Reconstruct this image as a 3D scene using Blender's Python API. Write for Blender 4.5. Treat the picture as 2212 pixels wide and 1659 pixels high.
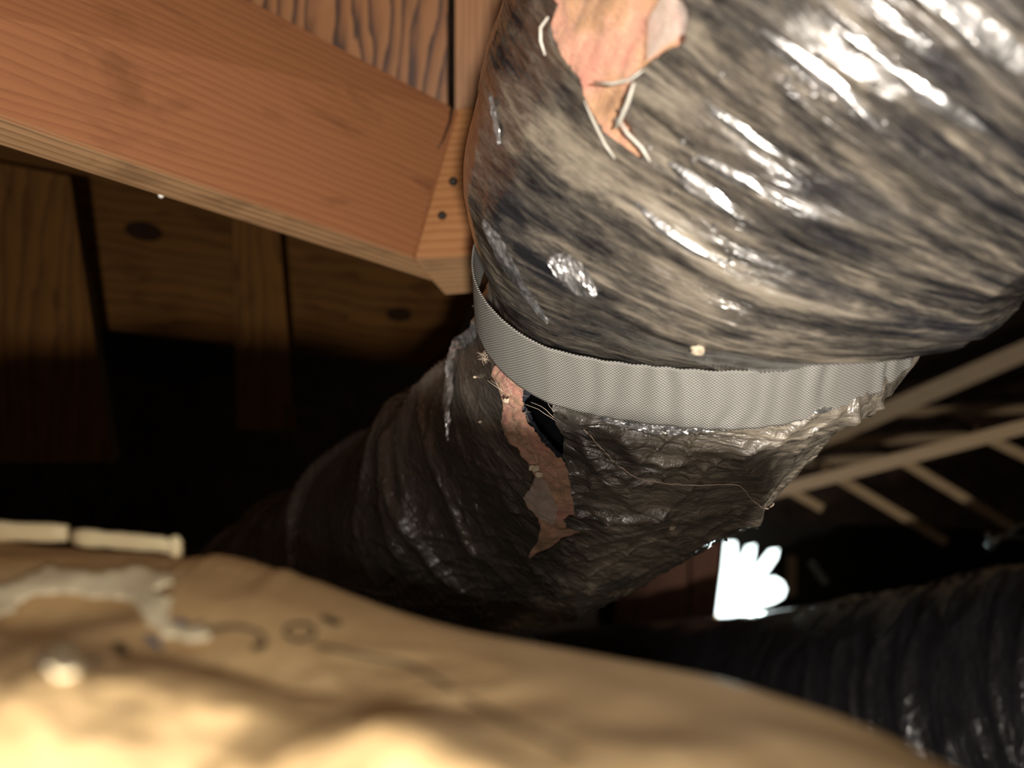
import bpy, bmesh, math, random
import numpy as np
from mathutils import Vector, Matrix
from mathutils.geometry import tessellate_polygon

# ------------------------------------------------------------------ clear
for o in list(bpy.data.objects):
    bpy.data.objects.remove(o)
C = bpy.context.scene.collection
SC = bpy.context.scene
random.seed(4)
RNG = np.random.default_rng(7)

# ------------------------------------------------------------------ camera
F, CX, CY = 1660.0, 1106.0, 829.5
PITCH = math.radians(14)
CAMZ = 0.42
cam_d = bpy.data.cameras.new('camera')
cam = bpy.data.objects.new('camera', cam_d)
C.objects.link(cam)
cam.location = (0, 0, CAMZ)
cam.rotation_euler = (math.pi / 2 + PITCH, 0, 0)
cam_d.sensor_width = 36.0
cam_d.lens = 36.0 * F / 2212.0
cam_d.clip_start = 0.01
cam_d.dof.use_dof = True
cam_d.dof.focus_distance = 0.54
cam_d.dof.aperture_fstop = 3.4
cam_d.dof.aperture_blades = 0
SC.camera = cam
cp, sp = math.cos(PITCH), math.sin(PITCH)


def W(p):
    """view frame (right, up, forward) -> world, numpy (...,3)"""
    p = np.asarray(p, float)
    x, y, z = p[..., 0], p[..., 1], p[..., 2]
    return np.stack([x, z * cp - y * sp, z * sp + y * cp + CAMZ], -1)


def V(px, py, d):
    return np.array([(px - CX) / F * d, (CY - py) / F * d, d])


def P(px, py, d):
    return W(V(px, py, d))


# ------------------------------------------------------------------ world, lamps, exposure
world = bpy.data.worlds.new('attic_air')
SC.world = world
world.use_nodes = True
world.node_tree.nodes['Background'].inputs[0].default_value = (0.05, 0.045, 0.04, 1)
world.node_tree.nodes['Background'].inputs[1].default_value = 0.0
SC.view_settings.view_transform = 'Standard'
SC.view_settings.look = 'None'
SC.view_settings.gamma = 1.0
SC.view_settings.use_curve_mapping = False
SC.view_settings.exposure = 0.08


def lamp(name, pos, power, size, col, kind='POINT', aim=None, spot=None):
    d = bpy.data.lights.new(name, kind)
    d.energy = power
    d.color = col
    if kind in ('POINT', 'SPOT'):
        d.shadow_soft_size = size
    else:
        d.size = size
    if spot:
        d.spot_size = math.radians(spot[0])
        d.spot_blend = spot[1]
    o = bpy.data.objects.new(name, d)
    C.objects.link(o)
    o.location = W(pos)
    if aim is not None:
        o.rotation_euler = (Vector(W(aim)) - o.location).to_track_quat('-Z', 'Y').to_euler()
    return o


LM = lamp('work_lamp', (0.055, -0.155, -0.55), 76.0, 0.022, (1.0, 0.92, 0.82))
LD = lamp('gap_daylight', (0.98, -0.855, 3.27), 3.0, 0.08, (0.78, 1.0, 0.97), 'AREA', (0.9, -0.4, 1.3))
LF = lamp('camera_fill', (0.0, -0.018, -0.01), 2.0, 0.004, (1.0, 0.93, 0.84))  # fill light added at the camera to brighten the near surfaces


# ------------------------------------------------------------------ helpers
def tag(o, label=None, cat=None, group=None, kind=None):
    if label:
        o['label'] = label
    if cat:
        o['category'] = cat
    if group:
        o['group'] = group
    if kind:
        o['kind'] = kind
    return o


def empty(name, loc):
    o = bpy.data.objects.new(name, None)
    C.objects.link(o)
    o.location = tuple(loc)
    o.empty_display_size = 0.05
    bpy.context.view_layer.update()
    return o


def put(name, me, m=None, parent=None):
    o = bpy.data.objects.new(name, me)
    C.objects.link(o)
    if m is not None:
        me.materials.append(m)
    if parent is not None:
        o.parent = parent
        o.matrix_parent_inverse = Matrix.Translation(parent.location).inverted() if parent.type == 'EMPTY' \
            else parent.matrix_world.inverted()
    return o


def mesh(name, verts, faces, smooth=False, uv=None):
    me = bpy.data.meshes.new(name)
    me.from_pydata([tuple(v) for v in verts], [], [tuple(f) for f in faces])
    me.update()
    if smooth:
        me.polygons.foreach_set('use_smooth', [True] * len(me.polygons))
    if uv is not None:
        l = me.uv_layers.new(name='UVMap')
        idx = np.zeros(len(me.loops), dtype=np.int32)
        me.loops.foreach_get('vertex_index', idx)
        l.data.foreach_set('uv', np.asarray(uv, dtype=np.float32)[idx].ravel())
    return me


def bm_mesh(bm, name, smooth=False):
    me = bpy.data.meshes.new(name)
    bm.normal_update()
    bm.to_mesh(me)
    bm.free()
    if smooth:
        me.polygons.foreach_set('use_smooth', [True] * len(me.polygons))
    return me


# smooth value noise on numpy arrays ---------------------------------
_T = RNG.random((256, 256))
_T3 = [RNG.random((256, 256)) for _ in range(6)]


def vn(x, y, k=0):
    T = _T3[k % 6]
    xi = np.floor(x).astype(int)
    yi = np.floor(y).astype(int)
    fx, fy = x - xi, y - yi
    fx = fx * fx * fx * (fx * (fx * 6 - 15) + 10)
    fy = fy * fy * fy * (fy * (fy * 6 - 15) + 10)
    a = T[xi & 255, yi & 255]
    b = T[(xi + 1) & 255, yi & 255]
    c = T[xi & 255, (yi + 1) & 255]
    d = T[(xi + 1) & 255, (yi + 1) & 255]
    return ((a * (1 - fx) + b * fx) * (1 - fy) + (c * (1 - fx) + d * fx) * fy) * 2 - 1


def fbm(x, y, o=4, k=0):
    r, a = 0, 1.0
    for i in range(o):
        r = r + a * vn(x * 2 ** i + 17 * i, y * 2 ** i + 31 * i, k + i)
        a *= 0.5
    return r


def ridge(x, y, k=0, p=1.0):
    return (1 - np.abs(vn(x, y, k)) * 1.6) ** p if p == 1 else np.clip(1 - np.abs(vn(x, y, k)) * 1.6, 0, 1) ** p


# ------------------------------------------------------------------ materials
def newmat(name):
    m = bpy.data.materials.new(name)
    m.use_nodes = True
    nt = m.node_tree
    return m, nt, nt.nodes['Principled BSDF']


def N(nt, t, **kw):
    n = nt.nodes.new(t)
    for k, v in kw.items():
        if hasattr(n, k):
            setattr(n, k, v)
        else:
            n.inputs[k].default_value = v
    return n


def ramp(nt, fac, stops):
    r = nt.nodes.new('ShaderNodeValToRGB')
    el = r.color_ramp.elements
    while len(el) < len(stops):
        el.new(0.5)
    for e, (p, c) in zip(el, stops):
        e.position = p
        e.color = (*c, 1) if len(c) == 3 else c
    nt.links.new(fac, r.inputs[0])
    return r


def mapping(nt, src, scale, rot=(0, 0, 0), loc=(0, 0, 0)):
    mp = nt.nodes.new('ShaderNodeMapping')
    mp.inputs['Scale'].default_value = scale
    mp.inputs['Rotation'].default_value = rot
    mp.inputs['Location'].default_value = loc
    nt.links.new(src, mp.inputs[0])
    return mp.outputs[0]


def noise(nt, vec, scale, detail=4, rough=0.55, dist=0.0):
    n = nt.nodes.new('ShaderNodeTexNoise')
    n.inputs['Scale'].default_value = scale
    n.inputs['Detail'].default_value = detail
    n.inputs['Roughness'].default_value = rough
    n.inputs['Distortion'].default_value = dist
    nt.links.new(vec, n.inputs['Vector'])
    return n.outputs[0]


def math_(nt, op, a, b=None, c=None, clamp=False):
    n = nt.nodes.new('ShaderNodeMath')
    n.operation = op
    n.use_clamp = clamp
    for i, x in enumerate((a, b, c)):
        if x is None:
            continue
        if isinstance(x, (int, float)):
            n.inputs[i].default_value = x
        else:
            nt.links.new(x, n.inputs[i])
    return n.outputs[0]


def mix(nt, fac, a, b):
    n = nt.nodes.new('ShaderNodeMix')
    n.data_type = 'RGBA'
    for s, x in ((n.inputs[0], fac), (n.inputs[6], a), (n.inputs[7], b)):
        if isinstance(x, (int, float)):
            s.default_value = x
        elif isinstance(x, tuple):
            s.default_value = (*x, 1)
        else:
            nt.links.new(x, s)
    return n.outputs[2]


def bump(nt, h, strength, dist, prev=None):
    b = nt.nodes.new('ShaderNodeBump')
    b.inputs['Strength'].default_value = strength
    b.inputs['Distance'].default_value = dist
    nt.links.new(h, b.inputs['Height'])
    if prev is not None:
        nt.links.new(prev, b.inputs['Normal'])
    return b.outputs[0]


def jacket_mat(name, dust=0.5, base=(0.012, 0.012, 0.014), dust_col=(0.44, 0.375, 0.28), seed=0.0):
    """black plastic film jacket, crinkled, glossy, with rubbed grey-beige dust.
    UV is in metres: x along the duct, y around it."""
    m, nt, b = newmat(name)
    uv = nt.nodes.new('ShaderNodeTexCoord').outputs['UV']
    a = noise(nt, mapping(nt, uv, (1, 0.20, 1), loc=(seed, 0, 0)), 46, 7, 0.72, 0.5)
    a2 = noise(nt, mapping(nt, uv, (1, 0.09, 1), rot=(0, 0, 0.12), loc=(seed, 3, 0)), 240, 5, 0.75, 0.3)
    big = noise(nt, mapping(nt, uv, (1, 0.7, 1), loc=(seed + 5, 1, 0)), 7, 3, 0.5)
    f = math_(nt, 'MULTIPLY_ADD', a, 0.52, math_(nt, 'MULTIPLY', a2, 0.38))
    f = math_(nt, 'MULTIPLY_ADD', big, 0.25, math_(nt, 'ADD', f, 0.05))
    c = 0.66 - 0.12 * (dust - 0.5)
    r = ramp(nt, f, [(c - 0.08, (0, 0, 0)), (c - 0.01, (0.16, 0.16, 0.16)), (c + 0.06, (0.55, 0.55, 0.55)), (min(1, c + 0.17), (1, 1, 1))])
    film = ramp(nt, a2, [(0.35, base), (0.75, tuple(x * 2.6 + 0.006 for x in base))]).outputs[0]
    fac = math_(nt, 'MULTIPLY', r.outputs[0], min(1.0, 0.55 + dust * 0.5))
    if dust > 0.3:      # past the strap, lit outer and shaded inner side are put into the dust
        sp_uv = nt.nodes.new('ShaderNodeSeparateXYZ')
        nt.links.new(uv, sp_uv.inputs[0])
        k1 = math_(nt, 'MULTIPLY', math_(nt, 'ADD', sp_uv.outputs[0], -0.005), 40, clamp=True)
        k2 = math_(nt, 'MULTIPLY', math_(nt, 'ADD', math_(nt, 'MULTIPLY_ADD', sp_uv.outputs[0], 0.6, sp_uv.outputs[1]), -0.30), 16, clamp=True)
        shaded_side = math_(nt, 'MULTIPLY', k1, k2)
        lit_side = math_(nt, 'MULTIPLY', math_(nt, 'MULTIPLY_ADD', k2, -1.0, 1.0), k1)
        fac = math_(nt, 'MULTIPLY_ADD', lit_side, math_(nt, 'MULTIPLY', a2, 0.6), fac, clamp=True)
        fac = math_(nt, 'MULTIPLY', fac, math_(nt, 'MULTIPLY_ADD', shaded_side, -0.80, 1.0))
        fac = math_(nt, 'MULTIPLY_ADD', shaded_side, 0.11, fac)
    col = mix(nt, fac, film, dust_col)
    nt.links.new(col, b.inputs['Base Color'])
    ro = math_(nt, 'MULTIPLY_ADD', fac, 0.42, 0.22)
    nt.links.new(ro, b.inputs['Roughness'])
    b.inputs['IOR'].default_value = 1.6
    b.inputs['Coat Weight'].default_value = 0.9
    b.inputs['Coat Roughness'].default_value = 0.09
    b.inputs['Specular IOR Level'].default_value = 0.8
    # crinkles
    w1 = nt.nodes.new('ShaderNodeTexVoronoi')
    w1.feature = 'DISTANCE_TO_EDGE'
    w1.inputs['Scale'].default_value = 60
    nt.links.new(mapping(nt, uv, (1, 0.45, 1), rot=(0, 0, 0.3)), w1.inputs['Vector'])
    h1 = noise(nt, mapping(nt, uv, (1, 0.25, 1), rot=(0, 0, -0.1)), 120, 5, 0.62, 1.2)
    h2 = noise(nt, mapping(nt, uv, (1, 0.8, 1)), 55, 4, 0.6, 2.0)
    h = math_(nt, 'MULTIPLY_ADD', h1, 0.7, h2)
    e = math_(nt, 'MINIMUM', w1.outputs['Distance'], 0.12)
    h3 = noise(nt, mapping(nt, uv, (1, 0.10, 1), rot=(0, 0, 0.05)), 130, 4, 0.6, 0.6)
    sx = nt.nodes.new('ShaderNodeSeparateXYZ')
    nt.links.new(uv, sx.inputs[0])
    dn = math_(nt, 'MULTIPLY_ADD', sx.outputs[0], 30, 0.6, clamp=True)      # 1 past the strap, 0 on the taut run before it
    h = math_(nt, 'MULTIPLY_ADD', e, -2.2, h)
    up = math_(nt, 'MULTIPLY_ADD', h3, 1.1, math_(nt, 'MULTIPLY', h1, 0.35))
    h = math_(nt, 'ADD', math_(nt, 'MULTIPLY', h, dn), math_(nt, 'MULTIPLY', up, math_(nt, 'SUBTRACT', 1.0, dn)))
    n = bump(nt, h, 0.8, 0.0026)
    nt.links.new(n, b.inputs['Normal'])
    nt.links.new(n, b.inputs['Coat Normal'])
    return m


def wood_mat(name, c1, c2, c3, axis_scale=(3, 40, 40), contrast=1.0, knot=None, rough=0.55, offs=(0, 0, 0), wavy=2.0):
    """UV in metres: x along the grain, y across"""
    m, nt, b = newmat(name)
    uv = nt.nodes.new('ShaderNodeTexCoord').outputs['UV']
    vec = mapping(nt, uv, (1, 1, 1), loc=offs)
    lo = noise(nt, mapping(nt, vec, (2.2, 9, 1)), 1.0, 3, 0.5)
    sep = nt.nodes.new('ShaderNodeSeparateXYZ')
    nt.links.new(vec, sep.inputs[0])
    rings = math_(nt, 'MULTIPLY_ADD', sep.outputs[1], axis_scale[1], math_(nt, 'MULTIPLY', lo, wavy * 2.2))
    wig = noise(nt, mapping(nt, vec, (6, 60, 1)), 1.0, 3, 0.6)
    rings = math_(nt, 'MULTIPLY_ADD', wig, 0.8, rings)
    fr = math_(nt, 'FRACT', rings)
    tri = math_(nt, 'POWER', fr, 2.4)
    fine = noise(nt, mapping(nt, vec, (9, 500, 1)), 1.0, 4, 0.7)
    f = math_(nt, 'MULTIPLY_ADD', tri, 0.62 * contrast, math_(nt, 'MULTIPLY', fine, 0.42))
    cr = ramp(nt, f, [(0.12, c1), (0.48, c2), (0.88, c3)])
    blot = noise(nt, mapping(nt, vec, (9, 22, 1), loc=(2, 4, 0)), 1.0, 4, 0.6, 0.5)
    bl = ramp(nt, blot, [(0.55, (0, 0, 0)), (0.68, (1, 1, 1))])
    bf = math_(nt, 'MULTIPLY', bl.outputs[0], 0.35)
    col = mix(nt, bf, cr.outputs[0], tuple(x * 0.55 for x in c3))
    nt.links.new(col, b.inputs['Base Color'])
    b.inputs['Roughness'].default_value = rough
    b.inputs['Specular IOR Level'].default_value = 0.5 if rough < 0.9 else 0.1
    h = math_(nt, 'MULTIPLY_ADD', fine, 0.5, math_(nt, 'MULTIPLY', tri, -0.4))
    nt.links.new(bump(nt, h, 0.5, 0.0006), b.inputs['Normal'])
    return m


def plain(name, col, rough=0.6, metal=0.0, bscale=None, bdist=0.001, var=0.25, spec=0.5):
    m, nt, b = newmat(name)
    oc = nt.nodes.new('ShaderNodeTexCoord').outputs['Object']
    nz = noise(nt, oc, bscale or 60, 4, 0.6)
    lo = tuple(max(0, x * (1 - var)) for x in col)
    hi = tuple(min(1, x * (1 + var)) for x in col)
    nt.links.new(ramp(nt, nz, [(0.3, lo), (0.7, hi)]).outputs[0], b.inputs['Base Color'])
    b.inputs['Roughness'].default_value = rough
    b.inputs['Metallic'].default_value = metal
    b.inputs['Specular IOR Level'].default_value = spec
    nt.links.new(bump(nt, nz, 0.5, bdist), b.inputs['Normal'])
    return m


M = {}
M['jacket'] = jacket_mat('jacket_film', 0.62)
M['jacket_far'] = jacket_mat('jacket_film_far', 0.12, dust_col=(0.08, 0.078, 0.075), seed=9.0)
M['liner'] = plain('inner_liner_film', (0.05, 0.055, 0.07), 0.25, 0.0, 80, 0.001)
M['core'] = plain('duct_inside', (0.004, 0.004, 0.004), 0.9)
M['screw'] = plain('nail_steel', (0.03, 0.026, 0.024), 0.5, 0.6)
M['metal'] = plain('bright_metal', (0.55, 0.6, 0.6), 0.3, 0.8, 40, 0.002)
M['fluff'] = plain('dusty_fluff', (0.30, 0.29, 0.28), 0.9, 0, 300, 0.003)


def fiber_mat():
    m, nt, b = newmat('pink_fiberglass')
    uv = nt.nodes.new('ShaderNodeTexCoord').outputs['UV']
    a = noise(nt, mapping(nt, uv, (1, 1, 1)), 36, 4, 0.6, 0.4)
    cr = ramp(nt, a, [(0.30, (0.80, 0.26, 0.20)), (0.47, (0.74, 0.36, 0.23)), (0.57, (0.60, 0.31, 0.15)),
                      (0.70, (0.34, 0.16, 0.06))])
    f = noise(nt, mapping(nt, uv, (1, 0.14, 1), rot=(0, 0, 0.7)), 900, 4, 0.7, 1.0)
    f2 = noise(nt, mapping(nt, uv, (0.14, 1, 1), rot=(0, 0, 0.4)), 800, 4, 0.7, 1.0)
    ff = math_(nt, 'MAXIMUM', f, f2)
    col = mix(nt, math_(nt, 'MULTIPLY', math_(nt, 'SUBTRACT', ff, 0.45, clamp=True), 1.3), cr.outputs[0], (0.85, 0.6, 0.42))
    nt.links.new(col, b.inputs['Base Color'])
    b.inputs['Roughness'].default_value = 0.85
    b.inputs['Sheen Weight'].default_value = 0.3
    nt.links.new(bump(nt, ff, 0.9, 0.0018), b.inputs['Normal'])
    return m


M['fiber'] = fiber_mat()


def strap_mat():
    """woven grey webbing; UV metres: x along, y across"""
    m, nt, b = newmat('woven_webbing')
    uv = nt.nodes.new('ShaderNodeTexCoord').outputs['UV']
    sep = nt.nodes.new('ShaderNodeSeparateXYZ')
    nt.links.new(uv, sep.inputs[0])
    sx = math_(nt, 'SINE', math_(nt, 'MULTIPLY', sep.outputs[0], 2 * math.pi / 0.0025))
    sy = math_(nt, 'SINE', math_(nt, 'MULTIPLY', sep.outputs[1], 2 * math.pi / 0.0021))
    pr = math_(nt, 'MULTIPLY', sx, sy)
    w = math_(nt, 'MULTIPLY_ADD', pr, 0.5, 0.5)
    ns = noise(nt, mapping(nt, uv, (1, 1, 1)), 60, 4, 0.6)
    r = ramp(nt, w, [(0.15, (0.08, 0.075, 0.065)), (0.85, (0.42, 0.41, 0.38))])
    col = mix(nt, math_(nt, 'MULTIPLY', ns, 0.15), r.outputs[0], (0.30, 0.30, 0.28))
    nt.links.new(col, b.inputs['Base Color'])
    b.inputs['Roughness'].default_value = 0.38
    nt.links.new(bump(nt, w, 0.9, 0.0006), b.inputs['Normal'])
    return m


M['strap'] = strap_mat()


def kraft_mat():
    m, nt, b = newmat('kraft_paper')
    uv = nt.nodes.new('ShaderNodeTexCoord').outputs['UV']
    a = noise(nt, uv, 18, 5, 0.6, 0.3)
    f = noise(nt, mapping(nt, uv, (1, 6, 1)), 260, 4, 0.7)
    s = math_(nt, 'MULTIPLY_ADD', f, 0.35, math_(nt, 'MULTIPLY', a, 0.65))
    cr = ramp(nt, s, [(0.3, (0.52, 0.335, 0.15)), (0.5, (0.66, 0.455, 0.225)), (0.72, (0.75, 0.545, 0.29))])
    nt.links.new(cr.outputs[0], b.inputs['Base Color'])
    b.inputs['Roughness'].default_value = 0.42
    b.inputs['Specular IOR Level'].default_value = 0.6
    nt.links.new(bump(nt, s, 0.5, 0.0006), b.inputs['Normal'])
    return m


M['kraft'] = kraft_mat()
M['paper_pale'] = plain('pale_torn_paper', (0.95, 0.80, 0.54), 0.8, 0, 60, 0.001, 0.12)
M['flange'] = plain('folded_flange_paper', (0.95, 0.76, 0.46), 0.55, 0, 50, 0.001, 0.15)
M['ink_black'] = plain('black_ink', (0.02, 0.018, 0.018), 0.6)
M['ink_blue'] = plain('blue_ink', (0.08, 0.13, 0.26), 0.6)
WB = dict(c1=(0.33, 0.135, 0.056), c2=(0.245, 0.092, 0.037), c3=(0.13, 0.042, 0.016))
M['wood_beam'] = wood_mat('beam_wood', WB['c1'], WB['c2'], WB['c3'], (3, 110, 1), 0.42, offs=(0, 0, 0), wavy=2.2)
M['wood_under'] = wood_mat('beam_underside_wood', (0.34, 0.20, 0.10), (0.27, 0.15, 0.07), (0.07, 0.03, 0.012), (3, 150, 1), 0.9, wavy=0.3)
M['wood_block'] = wood_mat('block_wood', (0.40, 0.19, 0.075), (0.33, 0.14, 0.05), (0.18, 0.065, 0.02), (3, 95, 1), 0.8, offs=(3, 2, 0), wavy=0.8)
M['wood_deck'] = wood_mat('deck_wood', (0.36, 0.155, 0.05), (0.25, 0.095, 0.028), (0.06, 0.02, 0.007), (3, 48, 1), 1.5, offs=(5, 7, 0), wavy=2.6)
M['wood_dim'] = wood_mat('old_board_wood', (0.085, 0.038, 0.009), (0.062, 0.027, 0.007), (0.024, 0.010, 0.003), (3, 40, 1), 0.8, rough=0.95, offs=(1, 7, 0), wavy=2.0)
M['wood_truss'] = wood_mat('truss_wood', (0.62, 0.45, 0.27), (0.52, 0.36, 0.2), (0.36, 0.22, 0.11), (3, 40, 1), 0.5)
M['wood_red'] = wood_mat('red_brown_board', (0.26, 0.11, 0.06), (0.20, 0.08, 0.045), (0.10, 0.04, 0.02), (3, 20, 1), 0.6)
M['dark'] = plain('dark_roof_board', (0.07, 0.036, 0.022), 0.85, 0, 8, 0.002, 0.5)
M['floor'] = plain('attic_floor_dark', (0.05, 0.04, 0.03), 0.9, 0, 20, 0.004, 0.4)


# ------------------------------------------------------------------ geometry builders
def slab(name, q, off, m, parent=None, grain=0, bevel=0.0015, side_m=None):
    """board: front face corners q (4 view-frame points, ordered), off = vector (or 4) to back face"""
    q = [np.asarray(p, float) for p in q]
    off = [np.asarray(off, float)] * 4 if np.ndim(off) == 1 else [np.asarray(o, float) for o in off]
    v = [W(p) for p in q] + [W(p + o) for p, o in zip(q, off)]
    bm = bmesh.new()
    bv = [bm.verts.new(tuple(p)) for p in v]
    fs = [(0, 1, 2, 3), (7, 6, 5, 4), (0, 4, 5, 1), (1, 5, 6, 2), (2, 6, 7, 3), (3, 7, 4, 0)]
    for f in fs:
        bm.faces.new([bv[i] for i in f])
    bmesh.ops.recalc_face_normals(bm, faces=bm.faces)
    uvl = bm.loops.layers.uv.new('UVMap')
    e1 = Vector(v[1]) - Vector(v[0]) if grain == 0 else Vector(v[3]) - Vector(v[0])
    e1.normalize()
    if bevel:
        bmesh.ops.bevel(bm, geom=list(bm.edges), offset=bevel, segments=2, affect='EDGES')
    o0 = Vector(v[0])
    bm.normal_update()
    for f in bm.faces:
        n = f.normal
        a = e1 - n * e1.dot(n)
        if a.length < 0.3:
            a = n.orthogonal()
        a.normalize()
        c = n.cross(a)
        for l in f.loops:
            d = l.vert.co - o0
            l[uvl].uv = (d.dot(a), d.dot(c) + n.dot(Vector((1.7, 2.3, 3.1))))
    if side_m is not None:
        dn = (Vector(v[0]) - Vector(v[3])).normalized()
        for f in bm.faces:
            if f.normal.dot(dn) > 0.6:
                f.material_index = 1
    me = bm_mesh(bm, name)
    o = put(name, me, m, parent)
    if side_m is not None:
        me.materials.append(side_m)
    return o


def member(name, a, b, w, t, m, parent=None):
    """square timber between two view-frame points; w seen width, t depth"""
    a, b = np.asarray(a, float), np.asarray(b, float)
    d = (b - a) / np.linalg.norm(b - a)
    view = (a + b) / 2
    view = view / np.linalg.norm(view)
    s = np.cross(d, view)
    s /= np.linalg.norm(s)
    k = np.cross(s, d)
    if k @ view < 0:
        k = -k
    s = s * w / 2
    return slab(name, [a - s, b - s, b + s, a + s], k * t, m, parent, 0, 0.002)


def tube(name, pts, r, m, parent=None, seg=6, taper=True):
    pts = [Vector(W(p)) for p in pts]
    bm = bmesh.new()
    rings = []
    for i, p in enumerate(pts):
        t = (pts[min(i + 1, len(pts) - 1)] - pts[max(i - 1, 0)]).normalized()
        a = t.orthogonal().normalized()
        b = t.cross(a)
        rr = r * (1 - 0.7 * i / (len(pts) - 1)) if taper else r
        rings.append([bm.verts.new(p + (a * math.cos(k * 2 * math.pi / seg) + b * math.sin(k * 2 * math.pi / seg)) * rr)
                      for k in range(seg)])
    for i in range(len(rings) - 1):
        for k in range(seg):
            bm.faces.new((rings[i][k], rings[i][(k + 1) % seg], rings[i + 1][(k + 1) % seg], rings[i + 1][k]))
    bm.faces.new(rings[0][::-1])
    bm.faces.new(rings[-1])
    bmesh.ops.recalc_face_normals(bm, faces=bm.faces)
    return put(name, bm_mesh(bm, name, True), m, parent)


def struct(o):
    o['kind'] = 'structure'
    return o


# ------------------------------------------------------------------ attic shell
def wbox(name, x0, x1, y0, y1, z0, z1, m):
    bm = bmesh.new()
    bmesh.ops.create_cube(bm, size=1)
    for v in bm.verts:
        v.co = Vector((x0 + (v.co.x + .5) * (x1 - x0), y0 + (v.co.y + .5) * (y1 - y0), z0 + (v.co.z + .5) * (z1 - z0)))
    return struct(put(name, bm_mesh(bm, name), m))


FZ = -0.42
wbox('floor', -2.6, 4.6, -1.5, 5.2, FZ - 0.05, FZ, M['floor'])
wbox('ceiling', -2.6, 4.6, -1.5, 5.2, 1.75, 1.8, M['dark'])
wbox('wall_left', -2.65, -2.6, -1.5, 5.2, FZ, 1.75, M['dark'])
wbox('wall_right', 4.6, 4.65, -1.5, 5.2, FZ, 1.75, M['dark'])
wbox('wall_front', -2.6, 4.6, -1.55, -1.5, FZ, 1.75, M['dark'])
wbox('wall_back', -2.6, 4.6, 5.2, 5.25, FZ, 1.75, M['dark'])

# ------------------------------------------------------------------ rafters, blocking and roof boards, upper left
BL, BR = V(-260, 162, 0.55), V(892, 556, 0.86)
TR, TL = V(987, 236, 0.93), V(-260, -424, 0.60)
BL, TL = BL + (BL - BR) * 0.5, TL + (TL - TR) * 0.5
o = slab('rafter', [BL, BR, TR, TL], [(0.004, -0.022, 0.045), (0.020, -0.022, 0.045), (0.02, -0.02, 0.045), (0.004, -0.02, 0.045)], M['wood_beam'], side_m=M['wood_under'])
tag(o, 'long orange-brown timber beam with streaky grain and a paler underside, upper left', 'beam')
o = slab('rafter_block', [V(888, 558, 0.864), V(1230, 545, 0.90), V(1230, 180, 0.96), V(951, 242, 0.93)],
         [(0.034, -0.036, 0.05), (0.03, -0.03, 0.05), (0.03, -0.02, 0.05), (0.03, -0.02, 0.05)], M['wood_block'], side_m=M['wood_under'])
blk = tag(o, 'short reddish board with two dark nail heads butted against the end of the long beam', 'board')
for (px, py) in ((979, 392), (955, 466)):
    c = Vector(P(px, py, 0.883))
    bm = bmesh.new()
    bmesh.ops.create_cone(bm, cap_ends=True, segments=14, radius1=0.0052, radius2=0.0045, depth=0.003)
    n = (Vector((0, 0, CAMZ)) - c).normalized()
    bm.transform(Matrix.Translation(c - n * 0.0) @ n.to_track_quat('Z', 'Y').to_matrix().to_4x4())
    put('nail_head', bm_mesh(bm, 'nail_head', True), M['screw'], blk)
# roof boards over the beam
o = slab('roof_board', [V(300, 290, 1.09), V(966, 420, 1.10), V(966, -160, 1.02), V(300, -160, 1.02)], (0, 0.01, 0.022),
         M['wood_deck'], None, 1)
tag(o, 'roof board with bold dark grain stripes above the beam, left of the black gap', 'board', 'roof boards above the beam')
o = slab('roof_board.001', [V(983, 420, 1.10), V(1420, 420, 1.10), V(1420, -160, 1.02), V(983, -160, 1.02)], (0, 0.01, 0.022),
         M['wood_block'], None, 1)
tag(o, 'plain brown roof board between the black gap and the plastic duct', 'board', 'roof boards above the beam')
tube('bent_nail', [V(978, 222, .915), V(972, 262, .905), V(958, 300, .895), V(946, 322, .89)], 0.0022, M['screw'])
tag(bpy.data.objects['bent_nail'], 'thin dark bent nail over the joint where beam meets short board', 'nail')

# dim boards below the beam
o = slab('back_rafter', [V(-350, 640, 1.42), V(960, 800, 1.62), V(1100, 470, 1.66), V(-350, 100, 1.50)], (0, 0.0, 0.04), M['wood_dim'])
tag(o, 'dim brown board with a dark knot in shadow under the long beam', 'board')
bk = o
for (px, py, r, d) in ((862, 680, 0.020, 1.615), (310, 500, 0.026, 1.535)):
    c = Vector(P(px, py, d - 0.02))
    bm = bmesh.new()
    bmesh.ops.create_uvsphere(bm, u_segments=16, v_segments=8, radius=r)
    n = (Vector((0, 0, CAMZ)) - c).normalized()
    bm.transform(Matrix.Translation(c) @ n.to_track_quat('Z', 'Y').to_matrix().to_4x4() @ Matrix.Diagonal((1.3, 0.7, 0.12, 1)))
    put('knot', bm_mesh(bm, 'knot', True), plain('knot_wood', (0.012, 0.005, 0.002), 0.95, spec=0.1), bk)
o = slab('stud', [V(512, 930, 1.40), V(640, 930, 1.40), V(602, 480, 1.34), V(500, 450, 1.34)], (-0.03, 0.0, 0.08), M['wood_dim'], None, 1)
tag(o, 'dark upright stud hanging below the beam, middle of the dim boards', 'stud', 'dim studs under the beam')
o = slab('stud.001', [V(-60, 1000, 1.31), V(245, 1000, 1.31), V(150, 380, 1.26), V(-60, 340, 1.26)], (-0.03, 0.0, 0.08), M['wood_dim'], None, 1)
tag(o, 'dark upright stud at the left edge of the photo below the beam', 'stud', 'dim studs under the beam')
bm = bmesh.new()
bmesh.ops.create_icosphere(bm, subdivisions=2, radius=0.0028)
bm.transform(Matrix.Translation(P(348, 422, 0.74)))
o = put('plaster_crumb', bm_mesh(bm, 'plaster_crumb', True), plain('chalk', (0.8, 0.78, 0.72), 0.6))
tag(o, 'tiny white speck on the lower edge of the long beam', 'speck')

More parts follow.
